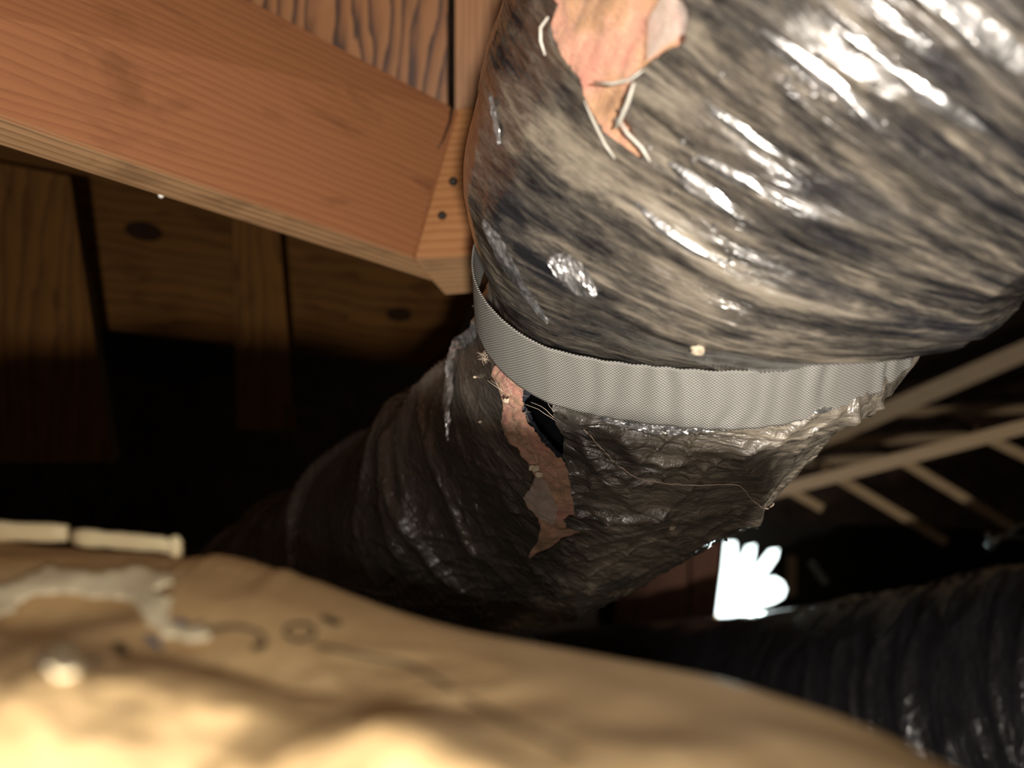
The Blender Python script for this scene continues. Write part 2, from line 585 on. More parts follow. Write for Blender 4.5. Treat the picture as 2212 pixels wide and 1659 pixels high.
# ------------------------------------------------------------------ the flexible duct
KN = [  # centre (view frame), radius, direction upstream
    ((0.84, 0.56, -0.22), 0.193, (0.60, 0.30, -0.70)),
    ((0.585, 0.47, 0.06), 0.193, (0.64, 0.30, -0.68)),
    ((0.408, 0.385, 0.23), 0.196, (0.64, 0.42, -0.64)),
    ((0.275, 0.30, 0.38), 0.200, (0.60, 0.54, -0.60)),
    ((0.198, 0.222, 0.48), 0.201, (0.48, 0.64, -0.60)),
    ((0.164, 0.158, 0.552), 0.190, (0.20, 0.72, -0.66)),
    ((0.148, 0.110, 0.600), 0.163, (-0.10, 0.73, -0.68)),
    ((0.124, 0.028, 0.655), 0.156, (0.14, 0.78, -0.61)),
    ((0.060, -0.064, 0.745), 0.142, (0.60, 0.62, -0.50)),
    ((-0.055, -0.144, 0.87), 0.140, (0.78, 0.34, -0.52)),
    ((-0.225, -0.256, 1.05), 0.138, (0.72, 0.30, -0.62)),
    ((-0.50, -0.42, 1.30), 0.140, (0.76, 0.22, -0.60)),
    ((-0.90, -0.56, 1.60), 0.145, (0.80, 0.18, -0.56)),
]
KC = np.array([k[0] for k in KN])
KR = np.array([k[1] for k in KN])
KD = np.array([k[2] for k in KN])
KS = np.concatenate([[0], np.cumsum(np.linalg.norm(np.diff(KC, axis=0), axis=1))])
S_STRAP = KS[6]


def crom(s, T, Y):
    """cubic hermite (monotone param) through knots"""
    Y = np.asarray(Y)
    Y2 = Y if Y.ndim == 2 else Y[:, None]
    m = np.gradient(Y2, T, axis=0)
    i = np.clip(np.searchsorted(T, s, side='right') - 1, 0, len(T) - 2)
    h = (T[i + 1] - T[i])
    t = ((s - T[i]) / h)[..., None]
    h = h[..., None]
    r = (2 * t ** 3 - 3 * t ** 2 + 1) * Y2[i] + (t ** 3 - 2 * t ** 2 + t) * h * m[i] + (-2 * t ** 3 + 3 * t ** 2) * Y2[i + 1] + (t ** 3 - t ** 2) * h * m[i + 1]
    return r if Y.ndim == 2 else r[..., 0]


def frame(s):
    c = crom(s, KS, KC)
    n = crom(s, KS, KD)
    n = n / np.linalg.norm(n, axis=-1, keepdims=True)       # upstream
    v = -c / np.linalg.norm(c, axis=-1, keepdims=True)
    # steady reference towards the viewer's place
    b = v - (v * n).sum(-1, keepdims=True) * n
    b /= np.linalg.norm(b, axis=-1, keepdims=True)
    a = np.cross(b, n)
    return c, n, b, a


S_MIN, S_MAX = KS[0] + 0.01, KS[-1] - 0.01


PLEATS = []
PLEAT_PX = [  # explicit long folds: picture points on the film, height, half-width
    ([(1004, 655), (986, 740), (976, 830), (970, 960)], 0.009, 0.0085),
    ([(897, 839), (922, 943), (967, 1062), (987, 1117), (1017, 1182), (1066, 1231)], 0.008, 0.006),
    ([(820, 910), (770, 960), (735, 1030), (712, 1120), (722, 1180), (765, 1250)], 0.012, 0.010),
    ([(840, 1000), (852, 1080), (890, 1160), (960, 1240), (1030, 1290)], 0.008, 0.007),
    ([(1586, 930), (1596, 985), (1640, 1050), (1625, 1110), (1580, 1150)], 0.009, 0.008),
    ([(1340, 930), (1372, 975), (1440, 1000), (1520, 990)], 0.006, 0.007),
    ([(1240, 930), (1280, 990), (1340, 1060), (1380, 1110)], 0.005, 0.006),
    ([(1225, 1100), (1290, 1120), (1380, 1120), (1480, 1100)], 0.004, 0.004),
    ([(1150, 1225), (1250, 1265), (1370, 1270)], 0.005, 0.005),
    ([(1700, 850), (1760, 880), (1840, 870), (1900, 840)], 0.006, 0.006),
]


def pleats(s, th):
    out = np.zeros(np.shape(s))
    g = np.stack([s, th * 0.17], -1)
    for pts, h, w in PLEATS:
        best = np.full(np.shape(s), 1e9)
        bt = np.zeros(np.shape(s))
        L = len(pts) - 1
        for i in range(L):
            a, b = pts[i], pts[i + 1]
            ab = b - a
            t = np.clip(((g - a) @ ab) / (ab @ ab + 1e-12), 0, 1)
            d = np.linalg.norm(g - (a + t[..., None] * ab), axis=-1)
            k = d < best
            best = np.where(k, d, best)
            bt = np.where(k, (i + t) / L, bt)
        env = np.clip(np.sin(np.clip(bt, 0.03, 0.97) * math.pi) * 1.6, 0, 1)
        out = out + h * env * np.exp(-(best / w) ** 1.3)
    return out


def relief(s, th):
    """outward displacement of the film, metres. s from the strap (+ downstream), th around (90deg faces viewer)"""
    q = s - S_STRAP
    arc = th * 0.17
    low = np.clip(q / 0.03, 0, 1)
    up = np.clip(-q / 0.03, 0, 1)
    # lower: long pleats around the duct, crowding at the inside of the bend (th near 180)
    left = np.clip((th - 1.75) / 0.7, 0, 1) * 0.75 + np.clip((q - 0.12) / 0.15, 0, 1) * 0.5
    left = np.clip(left, 0, 1)
    sk = q + 0.030 * (th - 1.6) * np.clip(q / 0.1, 0, 1)
    wob = 0.30 * vn(q * 9, th * 1.3, 1)
    p1 = ridge(sk * 12 + wob, th * 0.40 + 5, 0, 3.2)
    p2 = ridge(sk * 30 + wob * 2, th * 0.7, 2, 3.0)
    pl = (0.019 * p1 + 0.0035 * p2) * (0.22 + 0.78 * left) * low
    # soft lumps
    lump = 0.005 * fbm(q * 9 + 3, arc * 7, 2, 3) * (low + up * 0.45)
    # crossed crumples in the middle of the lower front
    x1 = ridge(q * 34 + arc * 30 + vn(q * 30, arc * 30, 4), arc * 12 - q * 8, 1, 3.0)
    x2 = ridge(q * 20 - arc * 38, arc * 26 + q * 10, 5, 3.0)
    x3 = ridge(q * 62 + vn(q * 20, arc * 20, 1), arc * 9, 3, 3.0)
    cr = (0.0036 * x1 + 0.0034 * x2 + 0.0022 * x3) * (low * (1 - 0.85 * left) + 0.12 * up)
    # gathers next to the strap
    g = 0.0045 * ridge(th * 7 + 0.6 * vn(q * 60, th * 4, 2), q * 12, 3, 1.5) * np.exp(-np.abs(q) / 0.035)
    # wire helix felt through the film on the upper run
    ph = q / 0.040 + th / (2 * math.pi)
    hx = 0.0022 * (0.5 + 0.5 * np.cos(2 * math.pi * ph)) ** 2 * up
    wr = (0.0060 * ridge(q * 26 + 0.4 * vn(q * 12, th * 1.2, 1), th * 0.6 + 9, 4, 3.0) +
          0.0030 * ridge(q * 60 + 0.6 * vn(q * 20, th * 1.5, 2), th * 1.1 + 2, 5, 2.6)) * up
    wr = wr * (0.25 + 0.75 * np.clip((2.5 - th) / 0.6, 0, 1))
    return pl * 0.8 + lump + cr + g + hx + wr - 0.004 + (pleats(s, th) if PLEATS else 0)


def surf(s, th, extra=0.0, shrink=0.0, rel=1.0):
    c, n, b, a = frame(s)
    r = crom(s, KS, KR)
    # the strap squares the bundle off on its far-left shoulder
    pw = 2.7
    ct_, st_ = np.abs(np.cos(th)) + 1e-9, np.abs(np.sin(th)) + 1e-9
    sq = (ct_ ** pw + st_ ** pw) ** (-1 / pw)
    r = r * (1 + (sq - 1) * np.exp(-((s - S_STRAP) / 0.07) ** 2) * np.clip(-np.cos(th) * 2, 0, 1))
    # the loaded strap bites in below
    r = r - 0.004 * np.exp(-((s - S_STRAP) / 0.02) ** 2)
    # the body sags over the strap just upstream of it
    q = s - S_STRAP
    sag = 0.014 * np.exp(-((q + 0.055) / 0.03) ** 2) * np.clip(np.sin(th), 0, 1)
    bul = 0.024 * np.exp(-((q - 0.040) / 0.030) ** 2) * np.clip(np.cos(th), 0, 1)
    d = relief(s, th) * rel + extra + sag + bul - shrink
    rr = (r + d)[..., None]
    return c + rr * (np.cos(th)[..., None] * a + np.sin(th)[..., None] * b)


def proj(p):
    return np.stack([CX + F * p[..., 0] / np.maximum(p[..., 2], 1e-3), CY - F * p[..., 1] / np.maximum(p[..., 2], 1e-3)], -1)


_PC = {}


def to_param(poly, shrink=0.0, rel=1.0):
    """locate picture points on the duct's near side (or on a layer under it), as (s, th)"""
    if (shrink, rel) not in _PC:
        S, Tm = np.meshgrid(np.linspace(S_STRAP - 0.42, S_STRAP + 0.4, 640), np.linspace(0.0, math.pi, 520), indexing='ij')
        Q = surf(S, Tm, 0.0, shrink, rel)
        _PC[(shrink, rel)] = (S.ravel(), Tm.ravel(), proj(Q).reshape(-1, 2), Q[..., 2].ravel() * 20)
    S, Tm, pj, z = _PC[(shrink, rel)]
    out = []
    for (x, y) in poly:
        i = np.argmin(np.abs(pj[:, 0] - x) + np.abs(pj[:, 1] - y) + z)
        out.append((S[i], Tm[i]))
    return np.array(out)


for _px, _h, _w in PLEAT_PX:
    _q = to_param(_px) * np.array([1, 0.17])
    PLEATS.append(([np.array(v) for v in _q], _h, _w))
_PC.clear()


def rough_poly(poly, jit, n=6, seed=1):
    """subdivide and jitter: torn edge"""
    r = random.Random(seed)
    out = []
    m = len(poly)
    for i in range(m):
        a, b = poly[i], poly[(i + 1) % m]
        L = math.hypot(b[0] - a[0], b[1] - a[1])
        k = max(1, int(L / n))
        for j in range(k):
            t = j / k
            jx, jy = (r.uniform(-jit, jit), r.uniform(-jit, jit)) if j else (0, 0)
            out.append((a[0] + (b[0] - a[0]) * t + jx, a[1] + (b[1] - a[1]) * t + jy))
    return out


def inside(pts, poly):
    x, y = pts[..., 0], pts[..., 1]
    r = np.zeros(x.shape, bool)
    n = len(poly)
    for i in range(n):
        x0, y0 = poly[i]
        x1, y1 = poly[(i + 1) % n]
        c = ((y0 > y) != (y1 > y)) & (x < (x1 - x0) * (y - y0) / ((y1 - y0) if y1 != y0 else 1e-12) + x0)
        r ^= c
    return r


def nearest(pts, poly):
    best = np.full(pts.shape[:-1], 1e9)
    bp = pts.copy()
    n = len(poly)
    for i in range(n):
        a = np.array(poly[i])
        b = np.array(poly[(i + 1) % n])
        ab = b - a
        t = np.clip(((pts - a) @ ab) / (ab @ ab + 1e-12), 0, 1)
        c = a + t[..., None] * ab
        d = np.hypot(*(pts - c).transpose(-1, *range(pts.ndim - 1)))
        k = d < best
        best = np.where(k, d, best)
        bp[k] = c[k]
    return best, bp


TEAR_LOW = [(1076, 762), (1084, 780), (1069, 799), (1068, 812), (1084, 845), (1090, 864), (1092, 885), (1086, 910), (1094, 940),
            (1101, 953), (1120, 965), (1130, 986), (1149, 1006), (1158, 1027), (1149, 1049), (1131, 1074), (1142, 1096),
            (1165, 1118), (1170, 1140), (1165, 1160), (1160, 1172), (1150, 1182), (1137, 1216), (1158, 1194), (1190, 1180),
            (1215, 1160), (1262, 1146), (1225, 1138), (1219, 1120), (1244, 1106), (1242, 1090), (1234, 1049), (1228, 1011),
            (1218, 979), (1221, 942), (1206, 915), (1198, 894), (1198, 862), (1205, 835), (1150, 790)]
TEAR_UP = [(1215, -60), (1207, 20), (1196, 60), (1212, 105), (1232, 140), (1262, 178), (1272, 215), (1290, 252), (1312, 286), (1350, 312),
           (1392, 340), (1398, 318), (1372, 282), (1352, 245), (1356, 205), (1392, 150), (1440, 112), (1482, 92), (1490, 40), (1470, -60)]
HOLE_LIN = [(1158, 830), (1147, 853), (1133, 866), (1139, 883), (1152, 910), (1168, 934), (1198, 967), (1217, 984), (1245, 990),
            (1260, 930), (1245, 880), (1225, 830)]
HOLE_INS = [(1140, 800), (1138, 820), (1133, 842), (1130, 865), (1126, 882), (1138, 906), (1155, 932), (1171, 953), (1198, 980), (1228, 1006), (1262, 1000),
            (1285, 930), (1262, 860), (1240, 800)]


def duct_layer(name, m, polys, s0, s1, ns, th0, th1, nt, shrink, rel, fuzz=0.0, curl=0.0, parent=None, jit=2.2, coarse_back=60):
    ppar = [to_param(rough_poly(p, jit, 7, 3 + k), shrink, rel) for k, p in enumerate(polys)]
    # denser rows near the strap and the tear
    u = np.linspace(0, 1, ns)
    s = s0 + (s1 - s0) * u
    ta = np.linspace(th0, th1, nt)
    tb = np.linspace(th1, th0 + 2 * math.pi, coarse_back)[1:-1] if coarse_back else np.array([])
    t = np.concatenate([ta, tb])
    S, T_ = np.meshgrid(s, t, indexing='ij')
    G = np.stack([S, T_ * 0.17], -1)                # metric parameter plane
    cell = max((s1 - s0) / ns, (th1 - th0) * 0.17 / nt)
    kill = np.zeros((ns - 1, len(t) - 1), bool)
    near = np.full(S.shape, 1e9)
    Pm = [[(a, b * 0.17) for a, b in p] for p in ppar]
    for p in Pm:
        arr = np.array(p)
        lo, hi = arr.min(0) - 0.05, arr.max(0) + 0.05
        sel = (G[..., 0] > lo[0]) & (G[..., 0] < hi[0]) & (G[..., 1] > lo[1]) & (G[..., 1] < hi[1])
        sub = G[sel]
        d, c = nearest(sub, p)
        near[sel] = np.minimum(near[sel], d)
        mv = d < cell * 0.55
        sub[mv] = c[mv]
        G[sel] = sub
    cen = (G[:-1, :-1] + G[1:, :-1] + G[:-1, 1:] + G[1:, 1:]) / 4
    for p in Pm:
        kill |= inside(cen, p)
    S2, T2 = G[..., 0], G[..., 1] / 0.17
    ex = curl * np.exp(-near / 0.007)
    if fuzz:
        ex = ex + fuzz * (fbm(S2 * 60, T2 * 10, 4, 2) + 0.6 * fbm(S2 * 220, T2 * 38, 3, 1))
    pos = W(surf(S2, T2, ex, shrink, rel))
    nT = len(t)
    ii, jj = np.nonzero(~kill)
    a = ii * nT + jj
    faces = np.stack([a, a + nT, a + nT + 1, a + 1], -1)
    if coarse_back:
        r = np.arange(ns - 1)
        faces = np.concatenate([faces, np.stack([r * nT + nT - 1, (r + 1) * nT + nT - 1, (r + 1) * nT, r * nT], -1)])
    vs = pos.reshape(-1, 3)
    used = np.zeros(len(vs), bool)
    used[faces.ravel()] = True
    remap = np.cumsum(used) - 1
    me = bpy.data.meshes.new(name)
    vs2 = vs[used]
    faces = remap[faces]
    me.vertices.add(len(vs2))
    me.vertices.foreach_set('co', vs2.astype(np.float32).ravel())
    me.loops.add(faces.size)
    me.loops.foreach_set('vertex_index', faces.astype(np.int32).ravel())
    me.polygons.add(len(faces))
    me.polygons.foreach_set('loop_start', np.arange(0, faces.size, 4, dtype=np.int32))
    me.polygons.foreach_set('loop_total', np.full(len(faces), 4, dtype=np.int32))
    me.update(calc_edges=True)
    me.polygons.foreach_set('use_smooth', np.ones(len(faces), bool))
    uv = np.stack([S2 - S_STRAP, T2 * 0.17], -1).reshape(-1, 2)[used]
    l = me.uv_layers.new(name='UVMap')
    l.data.foreach_set('uv', uv[faces.ravel()].astype(np.float32).ravel())
    me.validate()
    return put(name, me, m, parent)


duct = empty('flexible_duct', W(KC[6]))
tag(duct, 'big black plastic-wrapped flexible air duct, torn open twice, bending down through the grey strap', 'air duct')
duct_layer('jacket', M['jacket'], [TEAR_LOW, TEAR_UP], S_MIN, S_MAX, 900, -0.35, math.pi + 0.35, 420, 0.0, 1.0, curl=0.0025, parent=duct)
ins = duct_layer('insulation', M['fiber'], [HOLE_INS], S_STRAP - 0.55, S_STRAP + 0.40, 360, 0.2, math.pi + 0.2, 300, 0.010, 0.35, fuzz=0.0016, parent=duct, jit=3.0)
tag(ins, 'pink and tan fiberglass showing through the tears')
lin = duct_layer('inner_liner', M['liner'], [HOLE_LIN], S_STRAP - 0.55, S_STRAP + 0.40, 260, 0.2, math.pi + 0.2, 240, 0.022, 0.2, parent=duct, jit=1.5)
tag(lin, 'dark grey inner liner film with a black hole')
core = duct_layer('inner_core', M['core'], [], S_STRAP - 0.55, S_STRAP + 0.45, 60, 0.2, math.pi + 0.2, 30, 0.075, 0.0, parent=duct, jit=0.1)
bpy.data.objects.remove(core)

# ------------------------------------------------------------------ the strap
def strap():
    n = 500
    th_a, th_b = -0.42, math.pi + 0.42
    tt = np.linspace(th_a, th_b, n)
    wv = np.linspace(-0.5, 0.5, 26)
    T_, Wv = np.meshgrid(tt, wv, indexing='ij')
    width = 0.047
    # webbing drifts a little along the duct on the right
    cen = S_STRAP + 0.004 + 0.006 * np.cos(T_) + 0.003 * vn(T_ * 2, T_ * 0, 1)
    S = cen + Wv * width
    c, nn, b, a = frame(cen)
    r = crom(cen, KS, KR)
    ct_, st_ = np.abs(np.cos(T_)) + 1e-9, np.abs(np.sin(T_)) + 1e-9
    r = r * (1 + ((ct_ ** 2.7 + st_ ** 2.7) ** (-1 / 2.7) - 1) * np.clip(-np.cos(T_) * 2, 0, 1))
    rib = 0.0016 * np.cos(T_ * 0.17 / 0.0085 * 2 * math.pi * 0.5 + 3.0 * vn(T_ * 5, Wv * 1.5, 2)) * np.clip((2.3 - T_) * 0.8, 0.05, 1) * (0.6 + 0.6 * vn(T_ * 9, Wv * 0 + 2, 3))
    rad = r + 0.010 + rib + 0.004 * Wv
    d = np.cos(T_)[..., None] * a + np.sin(T_)[..., None] * b
    p = c + rad[..., None] * d - nn * (Wv * width)[..., None]
    # continue both ends straight up to the framing
    pw = W(p)
    rows = [pw[i] for i in range(n)]
    L = np.cumsum(np.linalg.norm(np.diff(pw[:, 13], axis=0), axis=1))
    Ls = np.concatenate([[0], L])
    lens = list(Ls)
    up = np.array([0, 0, 1.0])
    t0 = rows[0] - rows[1]
    t0 /= np.linalg.norm(t0, axis=-1, keepdims=True)
    t1 = rows[-1] - rows[-2]
    t1 /= np.linalg.norm(t1, axis=-1, keepdims=True)
    pre, post = [], []
    q, dirv = rows[0].copy(), t0
    Lp = 0
    for k in range(50):
        dirv = dirv * 0.80 + up * 0.20
        dirv = dirv / np.linalg.norm(dirv, axis=-1, keepdims=True)
        q = q + dirv * 0.02
        Lp -= 0.02
        pre.append((q.copy(), Lp))
    q, dirv = rows[-1].copy(), t1
    Lp = lens[-1]
    for k in range(50):
        dirv = dirv * 0.80 + up * 0.20
        dirv = dirv / np.linalg.norm(dirv, axis=-1, keepdims=True)
        q = q + dirv * 0.02
        Lp += 0.02
        post.append((q.copy(), Lp))
    allr = [x[0] for x in pre[::-1]] + rows + [x[0] for x in post]
    alll = [x[1] for x in pre[::-1]] + lens + [x[1] for x in post]
    V_ = np.array(allr)
    nr, nw = V_.shape[:2]
    uv = np.stack(np.broadcast_arrays(np.array(alll)[:, None], (wv * width)[None]), -1).reshape(-1, 2)
    fs = [(i * nw + j, (i + 1) * nw + j, (i + 1) * nw + j + 1, i * nw + j + 1) for i in range(nr - 1) for j in range(nw - 1)]
    me = mesh('duct_strap', V_.reshape(-1, 3), fs, True, uv)
    o = put('duct_strap', me, M['strap'])
    md = o.modifiers.new('thick', 'SOLIDIFY')
    md.thickness = 0.0012
    md.offset = 0
    return o


st = strap()
tag(st, 'grey woven webbing strap slung under the duct where it bends', 'strap')


# ------------------------------------------------------------------ loose fibres and shreds
def strands(name, specs, m, parent=None, seed=2):
    """one mesh of many thin bent fibres: (view point, view direction, length, radius)"""
    r = random.Random(seed)
    bm = bmesh.new()
    for (p, d, L, rad) in specs:
        p = np.asarray(p, float)
        d = np.asarray(d, float) / np.linalg.norm(d)
        pts = []
        for k in range(6):
            pts.append(Vector(W(p)))
            d = d + np.array([r.uniform(-.22, .22) for _ in range(3)])
            d /= np.linalg.norm(d)
            p = p + d * L / 5
        prev = None
        for i, q in enumerate(pts):
            t = (pts[min(i + 1, 5)] - pts[max(i - 1, 0)]).normalized()
            a = t.orthogonal().normalized()
            b = t.cross(a)
            rr = rad * (1 - 0.6 * i / 5)
            ring = [bm.verts.new(q + (a * math.cos(k * 2.094) + b * math.sin(k * 2.094)) * rr) for k in range(3)]
            if prev:
                for k in range(3):
                    bm.faces.new((prev[k], prev[(k + 1) % 3], ring[(k + 1) % 3], ring[k]))
            prev = ring
    return put(name, bm_mesh(bm, name, True), m, parent)


M['fibre_pale'] = plain('pale_fibre', (0.78, 0.62, 0.48), 0.6, 0, 50, 0.0)
M['fibre_white'] = plain('white_film_shred', (0.62, 0.59, 0.52), 0.3, 0, 50, 0.001)


def on_duct(px, py, lift=0.0):
    s, t = to_param([(px, py)])[0]
    c = surf(np.array([s]), np.array([t]), lift)[0]
    k, n, b, a = frame(np.array([s]))
    d = (c - k[0])
    return c, d / np.linalg.norm(d)


sp_ = []
rr = random.Random(5)
path = [(1080, 800), (1090, 850), (1098, 890), (1104, 930), (1122, 955), (1140, 985), (1165, 1010), (1195, 1035), (1190, 1080), (1185, 1120), (1190, 1150)]
pp = [on_duct(x, y, -0.009) for x, y in path]
for i in range(240):
    k = rr.randrange(len(path) - 1)
    t = rr.random()
    c = pp[k][0] * (1 - t) + pp[k + 1][0] * t
    n = pp[k][1]
    c = c + np.array([rr.uniform(-.006, .006), rr.uniform(-.004, .004), rr.uniform(-.002, .002)])
    d = np.array([rr.uniform(-1, 1), rr.uniform(-1, 1), rr.uniform(-.3, .3)]) + n * rr.uniform(0, .45)
    sp_.append((c, d, rr.uniform(.004, .012), 0.00011))
f = strands('loose_fibers', sp_, M['fibre_pale'], duct)
f['kind'] = 'stuff'
sp_ = []
for (px, py, dx, dy, L) in ((1086, 845, -28, -40, .013), (1088, 848, -34, -36, .015), (1092, 850, -30, -30, .012), (1085, 840, -20, -40, .011),
                            (1198, 900, -38, -48, .020), (1200, 905, -40, -46, .024), (1198, 890, -30, -40, .015), (1196, 862, -14, -6, .007), (1199, 870, -4, -24, .010), (1198, 876, -24, -14, .008)):
    c, n = on_duct(px, py, 0.001)
    sp_.append((c, (dx, -dy, -12), L, 0.00022))
strands('frayed_threads', sp_, M['fibre_pale'], duct, 8)['kind'] = 'stuff'
# frayed tuft on the strap edge
sp_ = []
for i in range(46):
    c, n = on_duct(1070 + rr.uniform(-5, 8), 760 + rr.uniform(-8, 10), 0.009)
    sp_.append((c, (rr.uniform(-1, .6), rr.uniform(-1, .5), rr.uniform(-1, .1)), rr.uniform(.002, .006), 0.00016))
strands('frayed_yarn', sp_, M['fibre_pale'], st, 9)['kind'] = 'stuff'


def ribbon(name, px, w, m, parent, lift=0.003, depth=None):
    """narrow strip of film standing on the duct along picture points"""
    pts = [on_duct(x, y, lift)[0] for x, y in px]
    bm = bmesh.new()
    prev = None
    for i, p in enumerate(pts):
        t = pts[min(i + 1, len(pts) - 1)] - pts[max(i - 1, 0)]
        t /= np.linalg.norm(t)
        s = np.cross(t, p / np.linalg.norm(p))
        s /= np.linalg.norm(s)
        ww = w * (1 - 0.55 * abs(2 * i / (len(pts) - 1) - 1) ** 2) / 2
        k = p / np.linalg.norm(p)
        r = [bm.verts.new(tuple(W(p - s * ww))), bm.verts.new(tuple(W(p - k * ww * 0.5))), bm.verts.new(tuple(W(p + s * ww)))]
        if prev:
            for j in range(2):
                bm.faces.new((prev[j], r[j], r[j + 1], prev[j + 1]))
        prev = r
    o = put(name, bm_mesh(bm, name, True), m, parent)
    md = o.modifiers.new('thick', 'SOLIDIFY')
    md.thickness = 0.0004
    return o


for px, w in (([(1198, 38), (1183, 62), (1178, 92), (1188, 124)], .0035),
              ([(1292, 180), (1330, 182), (1372, 172), (1400, 150)], .003),
              ([(1376, 178), (1368, 215), (1350, 258), (1340, 275)], .0045),
              ([(1275, 215), (1290, 262), (1318, 310), (1338, 342)], .003),
              ([(1345, 255), (1362, 285), (1392, 318), (1415, 345)], .004)):
    ribbon('film_shred', px, w * 0.42, M['fibre_white'], duct, 0.004)

m, nt, b = newmat('highlight_film')
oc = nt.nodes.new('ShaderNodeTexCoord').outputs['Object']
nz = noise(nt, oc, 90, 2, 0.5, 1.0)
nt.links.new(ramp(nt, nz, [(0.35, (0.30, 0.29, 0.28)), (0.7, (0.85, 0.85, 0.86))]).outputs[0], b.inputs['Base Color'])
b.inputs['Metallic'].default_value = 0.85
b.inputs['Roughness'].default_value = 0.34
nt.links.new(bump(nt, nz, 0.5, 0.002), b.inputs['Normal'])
M['foil'] = m  # silvery film that stands in for highlights on the dark jacket


def film_strip(name, px, widths, m, amp=0.0016, lift=0.001, seed=0, smooth=False):
    """crumpled bright strip, a highlight made as silvery film, lying along picture points on the duct"""
    pp_ = []
    for i in range(len(px) - 1):
        k = max(2, int(math.hypot(px[i + 1][0] - px[i][0], px[i + 1][1] - px[i][1]) / 8))
        pp_ += [(px[i][0] + (px[i + 1][0] - px[i][0]) * j / k, px[i][1] + (px[i + 1][1] - px[i][1]) * j / k) for j in range(k)]
    pp_.append(px[-1])
    q = to_param(pp_)
    q = np.stack([np.convolve(np.pad(q[:, k], 3, 'edge'), np.ones(7) / 7, 'valid') for k in (0, 1)], -1)
    n = len(q)
    t = np.gradient(q * np.array([1, 0.17]), axis=0)
    t /= np.linalg.norm(t, axis=1, keepdims=True) + 1e-9
    nr = np.stack([-t[:, 1], t[:, 0]], -1)
    wd = np.interp(np.linspace(0, 1, n), np.linspace(0, 1, len(widths)), widths)
    wv = np.linspace(-0.5, 0.5, 9)
    gs = q[:, None, 0] + nr[:, None, 0] * wv[None] * wd[:, None]
    gt = q[:, None, 1] + nr[:, None, 1] * wv[None] * wd[:, None] / 0.17
    R_ = np.random.default_rng(seed)
    ex = lift + amp * (R_.random(gs.shape) - 0.2) + 0.0012 * (1 - np.abs(2 * wv[None]))
    p = W(surf(gs, gt, ex))
    f = [(i * 9 + j, (i + 1) * 9 + j, (i + 1) * 9 + j + 1, i * 9 + j + 1) for i in range(n - 1) for j in range(8)]
    o = put(name, mesh(name, p.reshape(-1, 3), f, smooth), m, duct)
    o['label'] = 'crumpled silvery film fold put in as a highlight'
    return o


film_strip('highlight_fold', [(1008, 650), (996, 700), (984, 760), (974, 840), (970, 900), (970, 960)], [.010, .022, .016, .013, .010, .003], M['foil'], seed=1)
film_strip('highlight_fold', [(1290, 897), (1360, 912), (1440, 925), (1520, 922), (1600, 912), (1665, 900)], [.003, .007, .012, .011, .007, .003], M['foil'], 0.003, seed=2)
film_strip('highlight_fold', [(1046, 470), (1068, 520), (1110, 590), (1150, 650), (1192, 700)], [.003, .012, .014, .011, .004], M['foil'], 0.0012, seed=3)
film_strip('highlight_fold', [(1180, 555), (1215, 575), (1260, 605), (1300, 640)], [.002, .012, .012, .002], M['foil'], 0.0012, seed=4)
film_strip('highlight_fold', [(1062, 200), (1072, 260), (1085, 320)], [.002, .006, .002], M['foil'], 0.0008, seed=5)
film_strip('highlight_fold', [(1740, 880), (1775, 872), (1815, 862)], [.002, .006, .002], M['foil'], 0.002, seed=6)
film_strip('highlight_fold', [(1640, 1172), (1600, 1192), (1560, 1206)], [.002, .005, .002], M['foil'], 0.001, seed=7)

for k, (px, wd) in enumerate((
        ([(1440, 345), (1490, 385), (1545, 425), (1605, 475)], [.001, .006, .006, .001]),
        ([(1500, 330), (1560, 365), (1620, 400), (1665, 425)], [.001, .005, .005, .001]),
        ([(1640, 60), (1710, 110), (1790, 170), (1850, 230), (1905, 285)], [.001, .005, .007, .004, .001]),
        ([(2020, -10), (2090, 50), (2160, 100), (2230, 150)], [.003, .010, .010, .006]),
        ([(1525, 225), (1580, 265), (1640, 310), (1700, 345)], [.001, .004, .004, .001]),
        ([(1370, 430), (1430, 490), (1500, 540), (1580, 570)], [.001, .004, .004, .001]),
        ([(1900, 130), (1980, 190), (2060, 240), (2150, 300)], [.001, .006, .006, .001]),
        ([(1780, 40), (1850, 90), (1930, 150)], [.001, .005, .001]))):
    film_strip('highlight_fold', px, wd, M['foil'], 0.0002, 0.0012, seed=20 + k, smooth=True)  # bright strips along the highlight lines of the upper run

m, nt, b = newmat('clear_film')
oc = nt.nodes.new('ShaderNodeTexCoord').outputs['Object']
b.inputs['Base Color'].default_value = (0.75, 0.68, 0.62, 1)
b.inputs['Roughness'].default_value = 0.25
nt.links.new(math_(nt, 'MULTIPLY_ADD', noise(nt, oc, 130, 4, 0.7, 1.0), 0.5, 0.02), b.inputs['Alpha'])
nt.links.new(bump(nt, noise(nt, oc, 90, 3, 0.6, 1.0), 0.8, 0.002), b.inputs['Normal'])
M['clear'] = m


def film_flap(px, lift, label):
    pts = [on_duct(x, y, lift)[0] for x, y in px]
    c = sum(pts) / len(pts)
    c = c - c / np.linalg.norm(c) * 0.002
    bm = bmesh.new()
    vs_ = [bm.verts.new(tuple(W(p))) for p in pts]
    cv = bm.verts.new(tuple(W(c)))
    for i in range(len(vs_)):
        bm.faces.new((vs_[i], vs_[(i + 1) % len(vs_)], cv))
    o = put('film_flap', bm_mesh(bm, 'film_flap', False), M['clear'], duct)
    md = o.modifiers.new('thick', 'SOLIDIFY')
    md.thickness = 0.0003
    o['label'] = label


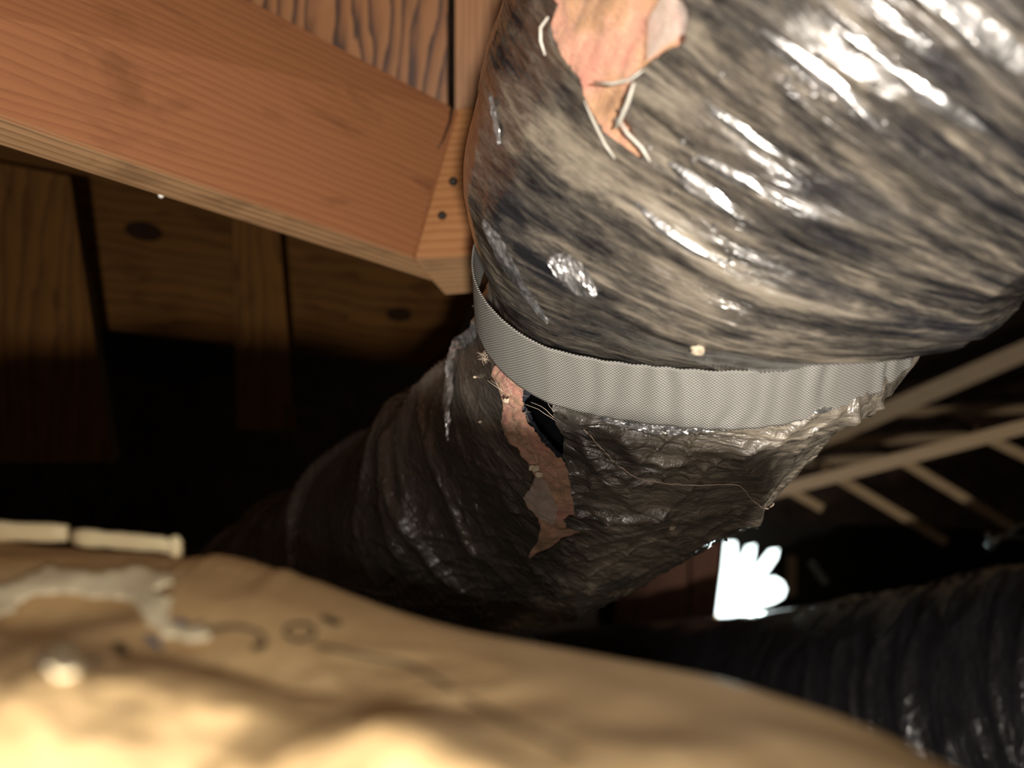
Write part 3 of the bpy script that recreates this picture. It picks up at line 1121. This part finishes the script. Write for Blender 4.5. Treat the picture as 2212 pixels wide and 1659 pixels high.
film_flap([(1158, 1026), (1150, 1049), (1130, 1074), (1142, 1096), (1166, 1120), (1196, 1134), (1205, 1100), (1182, 1040)], 0.0, 'clear torn film over the lower tear')
film_flap([(1396, 130), (1440, 100), (1486, 70), (1492, 20), (1440, -20), (1405, 40)], 0.0005, 'milky torn film at the upper tear')


def thread(px, r, label):
    pts = [on_duct(x, y, 0.0012)[0] for x, y in px]
    o = tube('loose_thread', pts, r, M['fibre_pale'], duct, 5, False)
    o['label'] = label


def spl(px, k=8):
    a = np.array(px, float)
    T = np.arange(len(a), dtype=float)
    return [tuple(v) for v in crom(np.linspace(0, len(a) - 1, (len(a) - 1) * k + 1), T, a)]


thread(spl([(1262, 925), (1300, 965), (1345, 1010), (1400, 1036), (1500, 1046), (1590, 1046), (1625, 1080), (1660, 1098), (1700, 1086)]), 0.00035, 'long pale thread curving over the film')

# crumbs of debris on the film
for (px, py, r) in ((1038, 912, .0011), (1096, 866, .002), (1156, 1012, .0028), (1166, 1024, .0022), (1452, 1138, .0018), (1506, 752, .0032), (1028, 815, .0008)):
    c, n = on_duct(px, py, 0.001)
    bm = bmesh.new()
    bmesh.ops.create_icosphere(bm, subdivisions=2, radius=r)
    for v in bm.verts:
        v.co *= rr.uniform(.6, 1.3)
        v.co.x *= 1.3
    bm.transform(Matrix.Translation(tuple(W(c))))
    o = put('debris_crumb', bm_mesh(bm, 'debris_crumb'), plain('crumb', (0.62, 0.52, 0.38), 0.7), duct)

for k, (px, py) in enumerate([(1345, 236), (1338, 262), (1640, 68), (1385, 298), (1405, 318), (1475, 305), (1502, 345), (1700, 170), (1770, 120), (1890, 180),
                              (1907, 265), (1595, 465), (1548, 485), (1578, 560), (1450, 415), (1990, 330), (1755, 200), (1560, 165), (1497, 755), (1210, 560)]):
    c, n = on_duct(px, py, 0.0015)
    bm = bmesh.new()
    bmesh.ops.create_icosphere(bm, subdivisions=1, radius=rr.uniform(.0009, .0017))
    for v in bm.verts:
        v.co *= rr.uniform(.7, 1.2)
    bm.transform(Matrix.Translation(tuple(W(c))))
    put('glint_bead', bm_mesh(bm, 'glint_bead'), M['foil'], duct)  # shiny bead added to imitate a blurred glint on the film

# ------------------------------------------------------------------ second duct, lower right
K2 = np.array([(-0.20, -1.45, 3.3), (0.24, -1.09, 2.55), (0.56, -0.875, 1.95), (0.80, -0.69, 1.50), (1.00, -0.52, 1.15), (1.15, -0.40, 0.80)])
S2K = np.concatenate([[0], np.cumsum(np.linalg.norm(np.diff(K2, axis=0), axis=1))])


def duct2():
    ns, nt = 420, 300
    s = np.linspace(0.01, S2K[-1] - 0.01, ns)
    t = np.linspace(0, 2 * math.pi, nt, endpoint=False)
    S, T_ = np.meshgrid(s, t, indexing='ij')
    c = crom(S, S2K, K2)
    tg = crom(S + .005, S2K, K2) - crom(S - .005, S2K, K2)
    n = tg / np.linalg.norm(tg, axis=-1, keepdims=True)
    v = -c / np.linalg.norm(c, axis=-1, keepdims=True)
    b = v - (v * n).sum(-1, keepdims=True) * n
    b /= np.linalg.norm(b, axis=-1, keepdims=True)
    a = np.cross(b, n)
    ct, st_ = np.cos(T_), np.sin(T_)
    per = np.cos(T_) * 0.5
    r = 0.27 + 0.006 * vn(S * 9, st_ * 2 + 5, 1) + 0.0022 * vn(S * 22 + vn(S * 8, ct * 2, 2), ct * 1.5 + st_ + 9, 3) \
        + 0.008 * ridge(S * 32 + 0.5 * vn(S * 10, ct, 0), st_ * 1.4 + ct + 8, 4, 3.0) * np.clip((S - 1.9) / 0.3, 0, 1)
    p = c + r[..., None] * (ct[..., None] * a + st_[..., None] * b)
    uv = np.stack([S, T_ * 0.25], -1).reshape(-1, 2)
    fs = [(i * nt + j, (i + 1) * nt + j, (i + 1) * nt + (j + 1) % nt, i * nt + (j + 1) % nt) for i in range(ns - 1) for j in range(nt)]
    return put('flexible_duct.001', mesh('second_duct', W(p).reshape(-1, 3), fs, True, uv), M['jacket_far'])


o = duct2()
tag(o, 'second, darker plastic-wrapped duct running low behind the paper at lower right', 'air duct')

# ------------------------------------------------------------------ insulation batt with kraft facing, foreground
EU = np.array([-500, -200, 0, 200, 400, 600, 800, 1000, 1250, 1600, 1900, 2030, 2300, 2700], float)
EY = np.array([1090, 1130, 1172, 1185, 1196, 1246, 1330, 1386, 1432, 1500, 1600, 1662, 1800, 2080], float)
ED = np.array([.33, .32, .315, .305, .295, .280, .265, .252, .236, .214, .195, .188, .17, .15], float)


def kraft_pt(u, v):
    """u = picture column of the crest, v: 0 near .. 1 crest .. 1.6 over the back"""
    ey = np.interp(u, EU, EY)
    # smooth the crest line a bit
    ey = (ey + np.interp(u - 60, EU, EY) + np.interp(u + 60, EU, EY)) / 3
    d = np.interp(u, EU, ED)
    X1 = (u - CX) / F * d
    Y1 = (CY - ey) / F * d
    z0, Y0 = 0.0, -0.118
    X0 = X1 * 0.9
    t = np.clip(v, 0, 1)
    X = X0 + (X1 - X0) * t
    Y = Y0 + (Y1 - Y0) * t + (0.016 + 0.010 * np.clip((u - 900) / 600, 0, 1)) * np.sin(math.pi * t) * (1 - 0.2 * t)
    Z = z0 + (d - z0) * t
    k = np.clip(v - 1, 0, 1)
    Y = Y - 0.9 * k ** 1.6 * 0.35 - k * 0.02
    Z = Z + 0.16 * np.sqrt(k) * 0.6
    fold = 0.0085 * fbm(X * 15 + 4, Z * 19 + 2, 2, 1) + 0.0045 * ridge(X * 20 + Z * 16, Z * 26 - X * 9, 2, 1.4) - .002
    fine = 0.0010 * fbm(X * 90, Z * 80, 3, 4)
    amp = np.clip((1.03 - v) * 2.4, 0.06, 1) * np.clip(1.25 - (u + 200) / 2600, 0.35, 1)
    Y = Y + (fold + fine) * amp
    ragged = 0.0011 * vn(u * 0.05, v * 0 + 3, 2) * np.clip(1 - np.abs(v - 1) * 4, 0, 1) * (u < 1400)
    
    Y = Y - 0.003 * np.clip((v - 0.82) / 0.18, 0, 1) * np.clip((430 - u) / 60, 0, 1) * np.clip(2 - v, 0, 1)
    Y = Y + 0.0008 * (vn(u * 0.022, v * 3, 2) + 0.6 * vn(u * 0.12, v * 5, 3)) * np.clip(1 - np.abs(v - 1) * 8, 0, 1) * np.clip((680 - u) / 80, 0, 1) * np.clip((u - 330) / 60, 0, 1)
    # creases the photograph shows: shelf under the flange, trough, near ridge
    def gss(x, c, w):
        return np.exp(-((x - c) / w) ** 2)
    Y = Y + 0.006 * gss(v, 0.62, 0.09) * gss(u, 650, 420) - 0.004 * gss(v, 0.77, 0.07) * gss(u, 350, 500) \
        + 0.007 * gss(v, 0.48, 0.10) * gss(u, 150, 380)
    Y = Y + (0.005 * gss(v, 0.70, 0.05) - 0.009 * gss(v, 0.84, 0.06)) * gss(u, 180, 200) + 0.004 * gss(v, 0.60, 0.06) * gss(u, 950, 160)
    return np.stack([X, Y, Z], -1)


batt = empty('insulation_batt', P(900, 1800, 0.2))
tag(batt, 'insulation batt with crumpled brown kraft paper facing, close in the foreground', 'insulation')
us = np.linspace(-480, 2690, 520)
vs = np.concatenate([np.linspace(0, 1, 240), np.linspace(1, 1.5, 60)[1:]])
U, Vv = np.meshgrid(us, vs, indexing='ij')
KP = kraft_pt(U, Vv)
nu, nv = U.shape
fs = [(i * nv + j, (i + 1) * nv + j, (i + 1) * nv + j + 1, i * nv + j + 1) for i in range(nu - 1) for j in range(nv - 1)]
o = put('kraft_facing', mesh('kraft_facing', W(KP).reshape(-1, 3), fs, True, np.stack([KP[..., 0], KP[..., 2]], -1).reshape(-1, 2)), M['kraft'], batt)
# fibre body under the paper
body = W(KP[::20, ::20] + np.array([0, -0.006, 0]))
bu, bvn = body.shape[:2]
vb = list(body.reshape(-1, 3))
fb = [(i * bvn + j, (i + 1) * bvn + j, (i + 1) * bvn + j + 1, i * bvn + j + 1) for i in range(bu - 1) for j in range(bvn - 1)]
nb = len(vb)
for p in list(vb):
    vb.append(np.array([p[0], p[1], 0]) * np.array([1, 1, 0]) + np.array([0, 0, FZ + 0.002]))
fb += [(nb + c, nb + b, nb + a_, nb + d)[::1] for (a_, b, c, d) in fb]
ring = [(i * bvn) for i in range(bu)] + [((bu - 1) * bvn + j) for j in range(1, bvn)] + [(i * bvn + bvn - 1) for i in range(bu - 2, -1, -1)] + [j for j in range(bvn - 2, 0, -1)]
for k in range(len(ring)):
    a_, b_ = ring[k], ring[(k + 1) % len(ring)]
    fb.append((a_, b_, nb + b_, nb + a_))
put('fiber_body', mesh('fiber_body', vb, fb), M['fiber'], batt)


def kraft_at(px, py, lift=0.001):
    """point of the paper seen at a picture position"""
    pj = proj(KP[:, 40:240])
    e = np.hypot(pj[..., 0] - px, pj[..., 1] - py)
    i = np.unravel_index(np.argmin(e), e.shape)
    p = KP[i[0], i[1] + 40]
    return p + np.array([0, lift, -lift * 0.4])


# folded flange along the crest, two lengths
def flange(name, pts, r, label=None):
    bm = bmesh.new()
    prev = None
    sg = 14
    n = len(pts)
    R = random.Random(len(name) + n)
    for i, (px, py, d) in enumerate(pts):
        c = V(px, py, d)
        rr_ = r * (0.9 + R.uniform(-.10, .10))
        if i in (0, n - 1):
            rr_ *= 0.8
        rg = []
        for k in range(sg):
            an = k * 2 * math.pi / sg
            rg.append(bm.verts.new(tuple(W(c + np.array([0, math.sin(an) * rr_, math.cos(an) * rr_ * 0.55])))))
        if prev:
            for k in range(sg):
                bm.faces.new((prev[k], prev[(k + 1) % sg], rg[(k + 1) % sg], rg[k]))
        else:
            bm.faces.new(rg)
        prev = rg
    bm.faces.new(prev[::-1])
    bmesh.ops.recalc_face_normals(bm, faces=bm.faces)
    o = put(name, bm_mesh(bm, name, True), M['flange'], batt)
    return o


def lerp_pts(a, b, n, f=None):
    return [tuple(a[k] + (b[k] - a[k]) * i / (n - 1) for k in range(3)) for i in range(n)]


flange('folded_flange', lerp_pts((-260, 1140, .302), (146, 1152, .298), 12), 0.0042)
flange('folded_flange', lerp_pts((158, 1160, .297), (352, 1176, .292), 9) + [(366, 1181, .291)], 0.0036)
flange('folded_flange', [(366, 1180, .291), (374, 1180, .291), (384, 1181, .291), (392, 1184, .291)], 0.0042)

# pale torn paper strips lying on the kraft
def paper_patch(name, poly, m, lift=0.0016, seed=1, thick=0.0008, step=9, jit=5):
    poly = rough_poly(poly, jit, 12, seed)
    a = np.array(poly)
    x0, y0 = a.min(0)
    x1, y1 = a.max(0)
    nx, ny = int((x1 - x0) / step) + 2, int((y1 - y0) / step) + 2
    gx, gy = np.meshgrid(np.linspace(x0, x1, nx), np.linspace(y0, y1, ny), indexing='ij')
    g = np.stack([gx, gy], -1)
    d, c = nearest(g, poly)
    g[d < step * .55] = c[d < step * .55]
    cen = (g[:-1, :-1] + g[1:, 1:] + g[1:, :-1] + g[:-1, 1:]) / 4
    keep = inside(cen, poly)
    pj = proj(KP[:, 40:240]).reshape(-1, 2)
    K3 = KP[:, 40:240].reshape(-1, 3)
    bm = bmesh.new()
    vm = {}

    def gv(i, j):
        if (i, j) not in vm:
            e = (pj[:, 0] - g[i, j, 0]) ** 2 + (pj[:, 1] - g[i, j, 1]) ** 2
            k = np.argmin(e)
            dd = K3[k, 2] - lift * 1.2
            p = V(g[i, j, 0], g[i, j, 1], dd)
            vm[(i, j)] = bm.verts.new(tuple(W(p + np.array([0, lift, 0]))))
        return vm[(i, j)]
    for i, j in zip(*np.nonzero(keep)):
        bm.faces.new((gv(i, j), gv(i + 1, j), gv(i + 1, j + 1), gv(i, j + 1)))
    for _ in range(3):
        bmesh.ops.smooth_vert(bm, verts=[v for v in bm.verts if not v.is_boundary], factor=0.5, use_axis_x=True, use_axis_y=True, use_axis_z=True)
    o = put(name, bm_mesh(bm, name, True), m, batt)
    md = o.modifiers.new('thick', 'SOLIDIFY')
    md.thickness = thick
    return o


paper_patch('torn_paper', [(-40, 1290), (40, 1270), (95, 1236), (200, 1252), (300, 1238), (372, 1258), (375, 1275), (310, 1300), (350, 1300),
                           (372, 1310), (365, 1345), (385, 1370), (440, 1366), (455, 1395), (400, 1402), (350, 1388), (318, 1355), (290, 1318), (215, 1306),
                           (130, 1296), (60, 1306), (20, 1340), (-40, 1350)], M['paper_pale'], 0.0022, 4)
paper_patch('torn_paper', [(115, 1398), (160, 1400), (178, 1430), (170, 1460), (120, 1470), (95, 1440)], M['paper_pale'], 0.0004, 6)


def stroke(name, pts, w, m, lift=0.0011):
    out = []
    pts = [np.array(p, float) for p in pts]
    poly_l, poly_r = [], []
    for i, p in enumerate(pts):
        t = pts[min(i + 1, len(pts) - 1)] - pts[max(i - 1, 0)]
        t /= np.linalg.norm(t) + 1e-9
        nn_ = np.array([-t[1], t[0]])
        ww = w[i] if isinstance(w, (list, tuple)) else w
        poly_l.append(tuple(p + nn_ * ww / 2))
        poly_r.append(tuple(p - nn_ * ww / 2))
    bm = bmesh.new()
    pj = proj(KP[:, 40:240]).reshape(-1, 2)
    K3 = KP[:, 40:240].reshape(-1, 3)

    def at(q):
        k = np.argmin((pj[:, 0] - q[0]) ** 2 + (pj[:, 1] - q[1]) ** 2)
        return bm.verts.new(tuple(W(V(q[0], q[1], K3[k, 2] - lift))))
    L_ = [at(q) for q in poly_l]
    R_ = [at(q) for q in poly_r]
    for i in range(len(pts) - 1):
        bm.faces.new((L_[i], L_[i + 1], R_[i + 1], R_[i]))
    return put(name, bm_mesh(bm, name, True), m, batt)


def arc(cx, cy, rx, ry, a0, a1, n=16):
    return [(cx + rx * math.cos(math.radians(a0 + (a1 - a0) * i / n)), cy + ry * math.sin(math.radians(a0 + (a1 - a0) * i / n))) for i in range(n + 1)]


stroke('printed_letter', [(430, 1345)] + arc(500, 1385, 72, 32, -150, 10, 14) + [(562, 1396), (545, 1398)], [7] * 15 + [12, 16, 12], M['ink_black'])
stroke('printed_letter', arc(648, 1364, 32, 17, 0, 360, 22), 8, M['ink_black'])
stroke('printed_letter', [(692, 1332), (708, 1338), (728, 1345), (738, 1346)], [6, 12, 12, 4], M['ink_black'])
stroke('printed_letter', [(248, 1390), (262, 1402), (280, 1412)], [14, 22, 10], M['ink_black'])
stroke('printed_mark', [(84, 1418), (96, 1440), (106, 1462)], [12, 16, 10], M['ink_blue'])
stroke('printed_mark', [(186, 1410), (198, 1428), (206, 1442)], [12, 22, 12], M['ink_blue'])
stroke('printed_mark', [(314, 1372), (332, 1386), (352, 1402)], [8, 14, 6], M['ink_blue'])
stroke('printed_mark', [(380, 1345), (392, 1350), (408, 1356)], [18, 24, 8], M['ink_blue'], 0.003)
stroke('printed_line', [(680, 1392), (740, 1405), (800, 1418), (880, 1432), (950, 1470), (1010, 1510), (1120, 1570), (1250, 1630)], 6, M['ink_black'])

# ------------------------------------------------------------------ background trusses, right
tr = empty('roof_truss', P(1750, 1050, 2.3))
tag(tr, 'pale timber truss with a bright slanting chord and slim diagonal webs behind the duct', 'truss')
member('chord', V(1560, 1092, 2.35), V(2420, 868, 2.1), 0.038, 0.06, M['wood_truss'], tr)
member('web_member', V(1790, 1020, 2.36), V(2046, 1172, 2.5), 0.030, 0.04, M['wood_truss'], tr)
member('web_member', V(1940, 990, 2.32), V(2188, 1140, 2.45), 0.030, 0.04, M['wood_truss'], tr)
member('web_member', V(2120, 940, 2.28), V(2400, 1075, 2.4), 0.030, 0.04, M['wood_truss'], tr)
member('web_member', V(1690, 1050, 2.4), V(1778, 1100, 2.45), 0.028, 0.04, M['wood_truss'], tr)
t2 = empty('roof_truss.001', P(1950, 830, 3.1))
tag(t2, 'farther, dimmer timber truss with broad sloping chord and level ties, upper right behind the duct', 'truss')
member('chord', V(1700, 982, 3.5), V(2420, 668, 2.9), 0.075, 0.06, M['wood_truss'], t2)
member('tie_member', V(1780, 893, 3.5), V(2420, 880, 3.4), 0.036, 0.05, M['wood_truss'], t2)
member('tie_member', V(1720, 960, 3.5), V(2110, 942, 3.4), 0.036, 0.05, M['wood_truss'], t2)
member('tie_member', V(1640, 1002, 3.5), V(1970, 988, 3.4), 0.034, 0.05, M['wood_truss'], t2)

# metal fixing at right edge
hg = empty('metal_hanger', P(2180, 1150, 1.9))
tag(hg, 'small bright metal bracket and crumpled foil at the right edge beneath the truss', 'bracket')
tube('bracket_arm', [V(2135, 1182, 1.9), V(2160, 1160, 1.9), V(2190, 1158, 1.9), V(2230, 1166, 1.9)], 0.011, M['metal'], hg, 8)
tube('bracket_arm', [V(2180, 1160, 1.9), V(2192, 1140, 1.9), V(2230, 1126, 1.9)], 0.008, M['metal'], hg, 8)
tube('bracket_hook', [V(2134, 1150, 1.9), V(2138, 1172, 1.9), V(2144, 1190, 1.9)], 0.006, M['metal'], hg, 8)

# ------------------------------------------------------------------ gable wall with the daylight gap
GD = 3.3
outer = [(1290, 1160), (1560, 1120), (2300, 1150), (2400, 1260), (2400, 1700), (1290, 1700)]
hole = [(1546, 1340), (1552, 1290), (1560, 1230), (1566, 1170), (1590, 1170), (1594, 1222), (1612, 1180), (1632, 1176), (1630, 1200), (1620, 1240),
        (1662, 1188), (1682, 1186), (1678, 1206), (1646, 1252), (1672, 1246), (1690, 1256), (1698, 1272), (1692, 1290), (1672, 1302), (1640, 1312), (1604, 1334), (1578, 1350), (1546, 1348)]
loops = [[Vector((*p, 0)) for p in outer], [Vector((*p, 0)) for p in hole]]
allp = outer + hole
tris = tessellate_polygon(loops)
vv = [P(x, y, GD) for x, y in allp]
nb = len(vv)
vv += [P(x, y, GD + 0.02) for x, y in allp]
ff = [tuple(t) for t in tris] + [tuple(nb + i for i in t[::-1]) for t in tris]
for base, n in ((0, len(outer)), (len(outer), len(hole))):
    for i in range(n):
        a_, b_ = base + i, base + (i + 1) % n
        ff.append((a_, b_, nb + b_, nb + a_))
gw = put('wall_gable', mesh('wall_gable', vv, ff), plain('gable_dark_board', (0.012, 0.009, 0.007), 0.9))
struct(gw)
m, nt, b = newmat('daylight')
b.inputs['Base Color'].default_value = (0, 0, 0, 1)
b.inputs['Emission Color'].default_value = (0.86, 1.0, 0.98, 1)
b.inputs['Emission Strength'].default_value = 4.0
M['daylight'] = m
o = slab('window_1', [V(1520, 1440, GD + .06), V(1720, 1440, GD + .06), V(1720, 1168, GD + .06), V(1520, 1168, GD + .06)], (0, 0, 0.01), M['daylight'], None, 0, 0)
struct(o)
# boards left of the gap, each its own part of the wall
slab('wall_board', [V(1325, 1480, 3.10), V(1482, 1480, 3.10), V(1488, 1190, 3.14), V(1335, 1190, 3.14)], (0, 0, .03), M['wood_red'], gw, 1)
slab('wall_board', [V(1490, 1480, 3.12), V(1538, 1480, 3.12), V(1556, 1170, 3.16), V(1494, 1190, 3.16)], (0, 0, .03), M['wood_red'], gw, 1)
o = member('post', V(1709, 1288, 3.0), V(1711, 1205, 3.0), 0.036, 0.05, M['wood_truss'])
tag(o, 'small pinkish upright post just right of the bright gap', 'post')
o = member('pale_stick', V(1752, 1216, 2.6), V(1786, 1262, 2.6), 0.024, 0.02, M['metal'])
tag(o, 'short pale metal strip standing slanted above the far duct', 'strip')
m, nt, b = newmat('amber_rim_film')
b.inputs['Base Color'].default_value = (0.9, 0.42, 0.05, 1)
b.inputs['Transmission Weight'].default_value = 0.7
b.inputs['Roughness'].default_value = 0.6
b.inputs['IOR'].default_value = 1.05
o = tube('amber_rim', [V(1545, 1338, 3.25), V(1556, 1344, 3.25), V(1572, 1342, 3.25)], 0.018, m, None, 10)  # amber piece added to imitate the orange rim of the gap
tag(o, 'tiny amber piece added as the orange rim of light at the lower tip of the bright gap', 'scrap')

# tufts behind the paper crest
def tuft(name, px, py, d, r, label, seed):
    R = random.Random(seed)
    bm = bmesh.new()
    bmesh.ops.create_icosphere(bm, subdivisions=4, radius=r)
    sx, sy = R.uniform(0, 50), R.uniform(0, 50)
    for v in bm.verts:
        k = float(fbm(np.array(v.co.x * 60 + sx), np.array(v.co.y * 60 + v.co.z * 50 + sy), 4, 2))
        v.co *= 1 + 0.35 * k
        v.co.x *= 1.8
        v.co.z *= 0.8
    bm.transform(Matrix.Translation(P(px, py, d)))
    o = put(name, bm_mesh(bm, name, True), M['fluff'])
    tag(o, label, 'fluff')


tuft('dust_tuft', 1118, 1398, 0.9, 0.013, 'small grey dusty tuft peeking over the middle of the paper crest', 1)
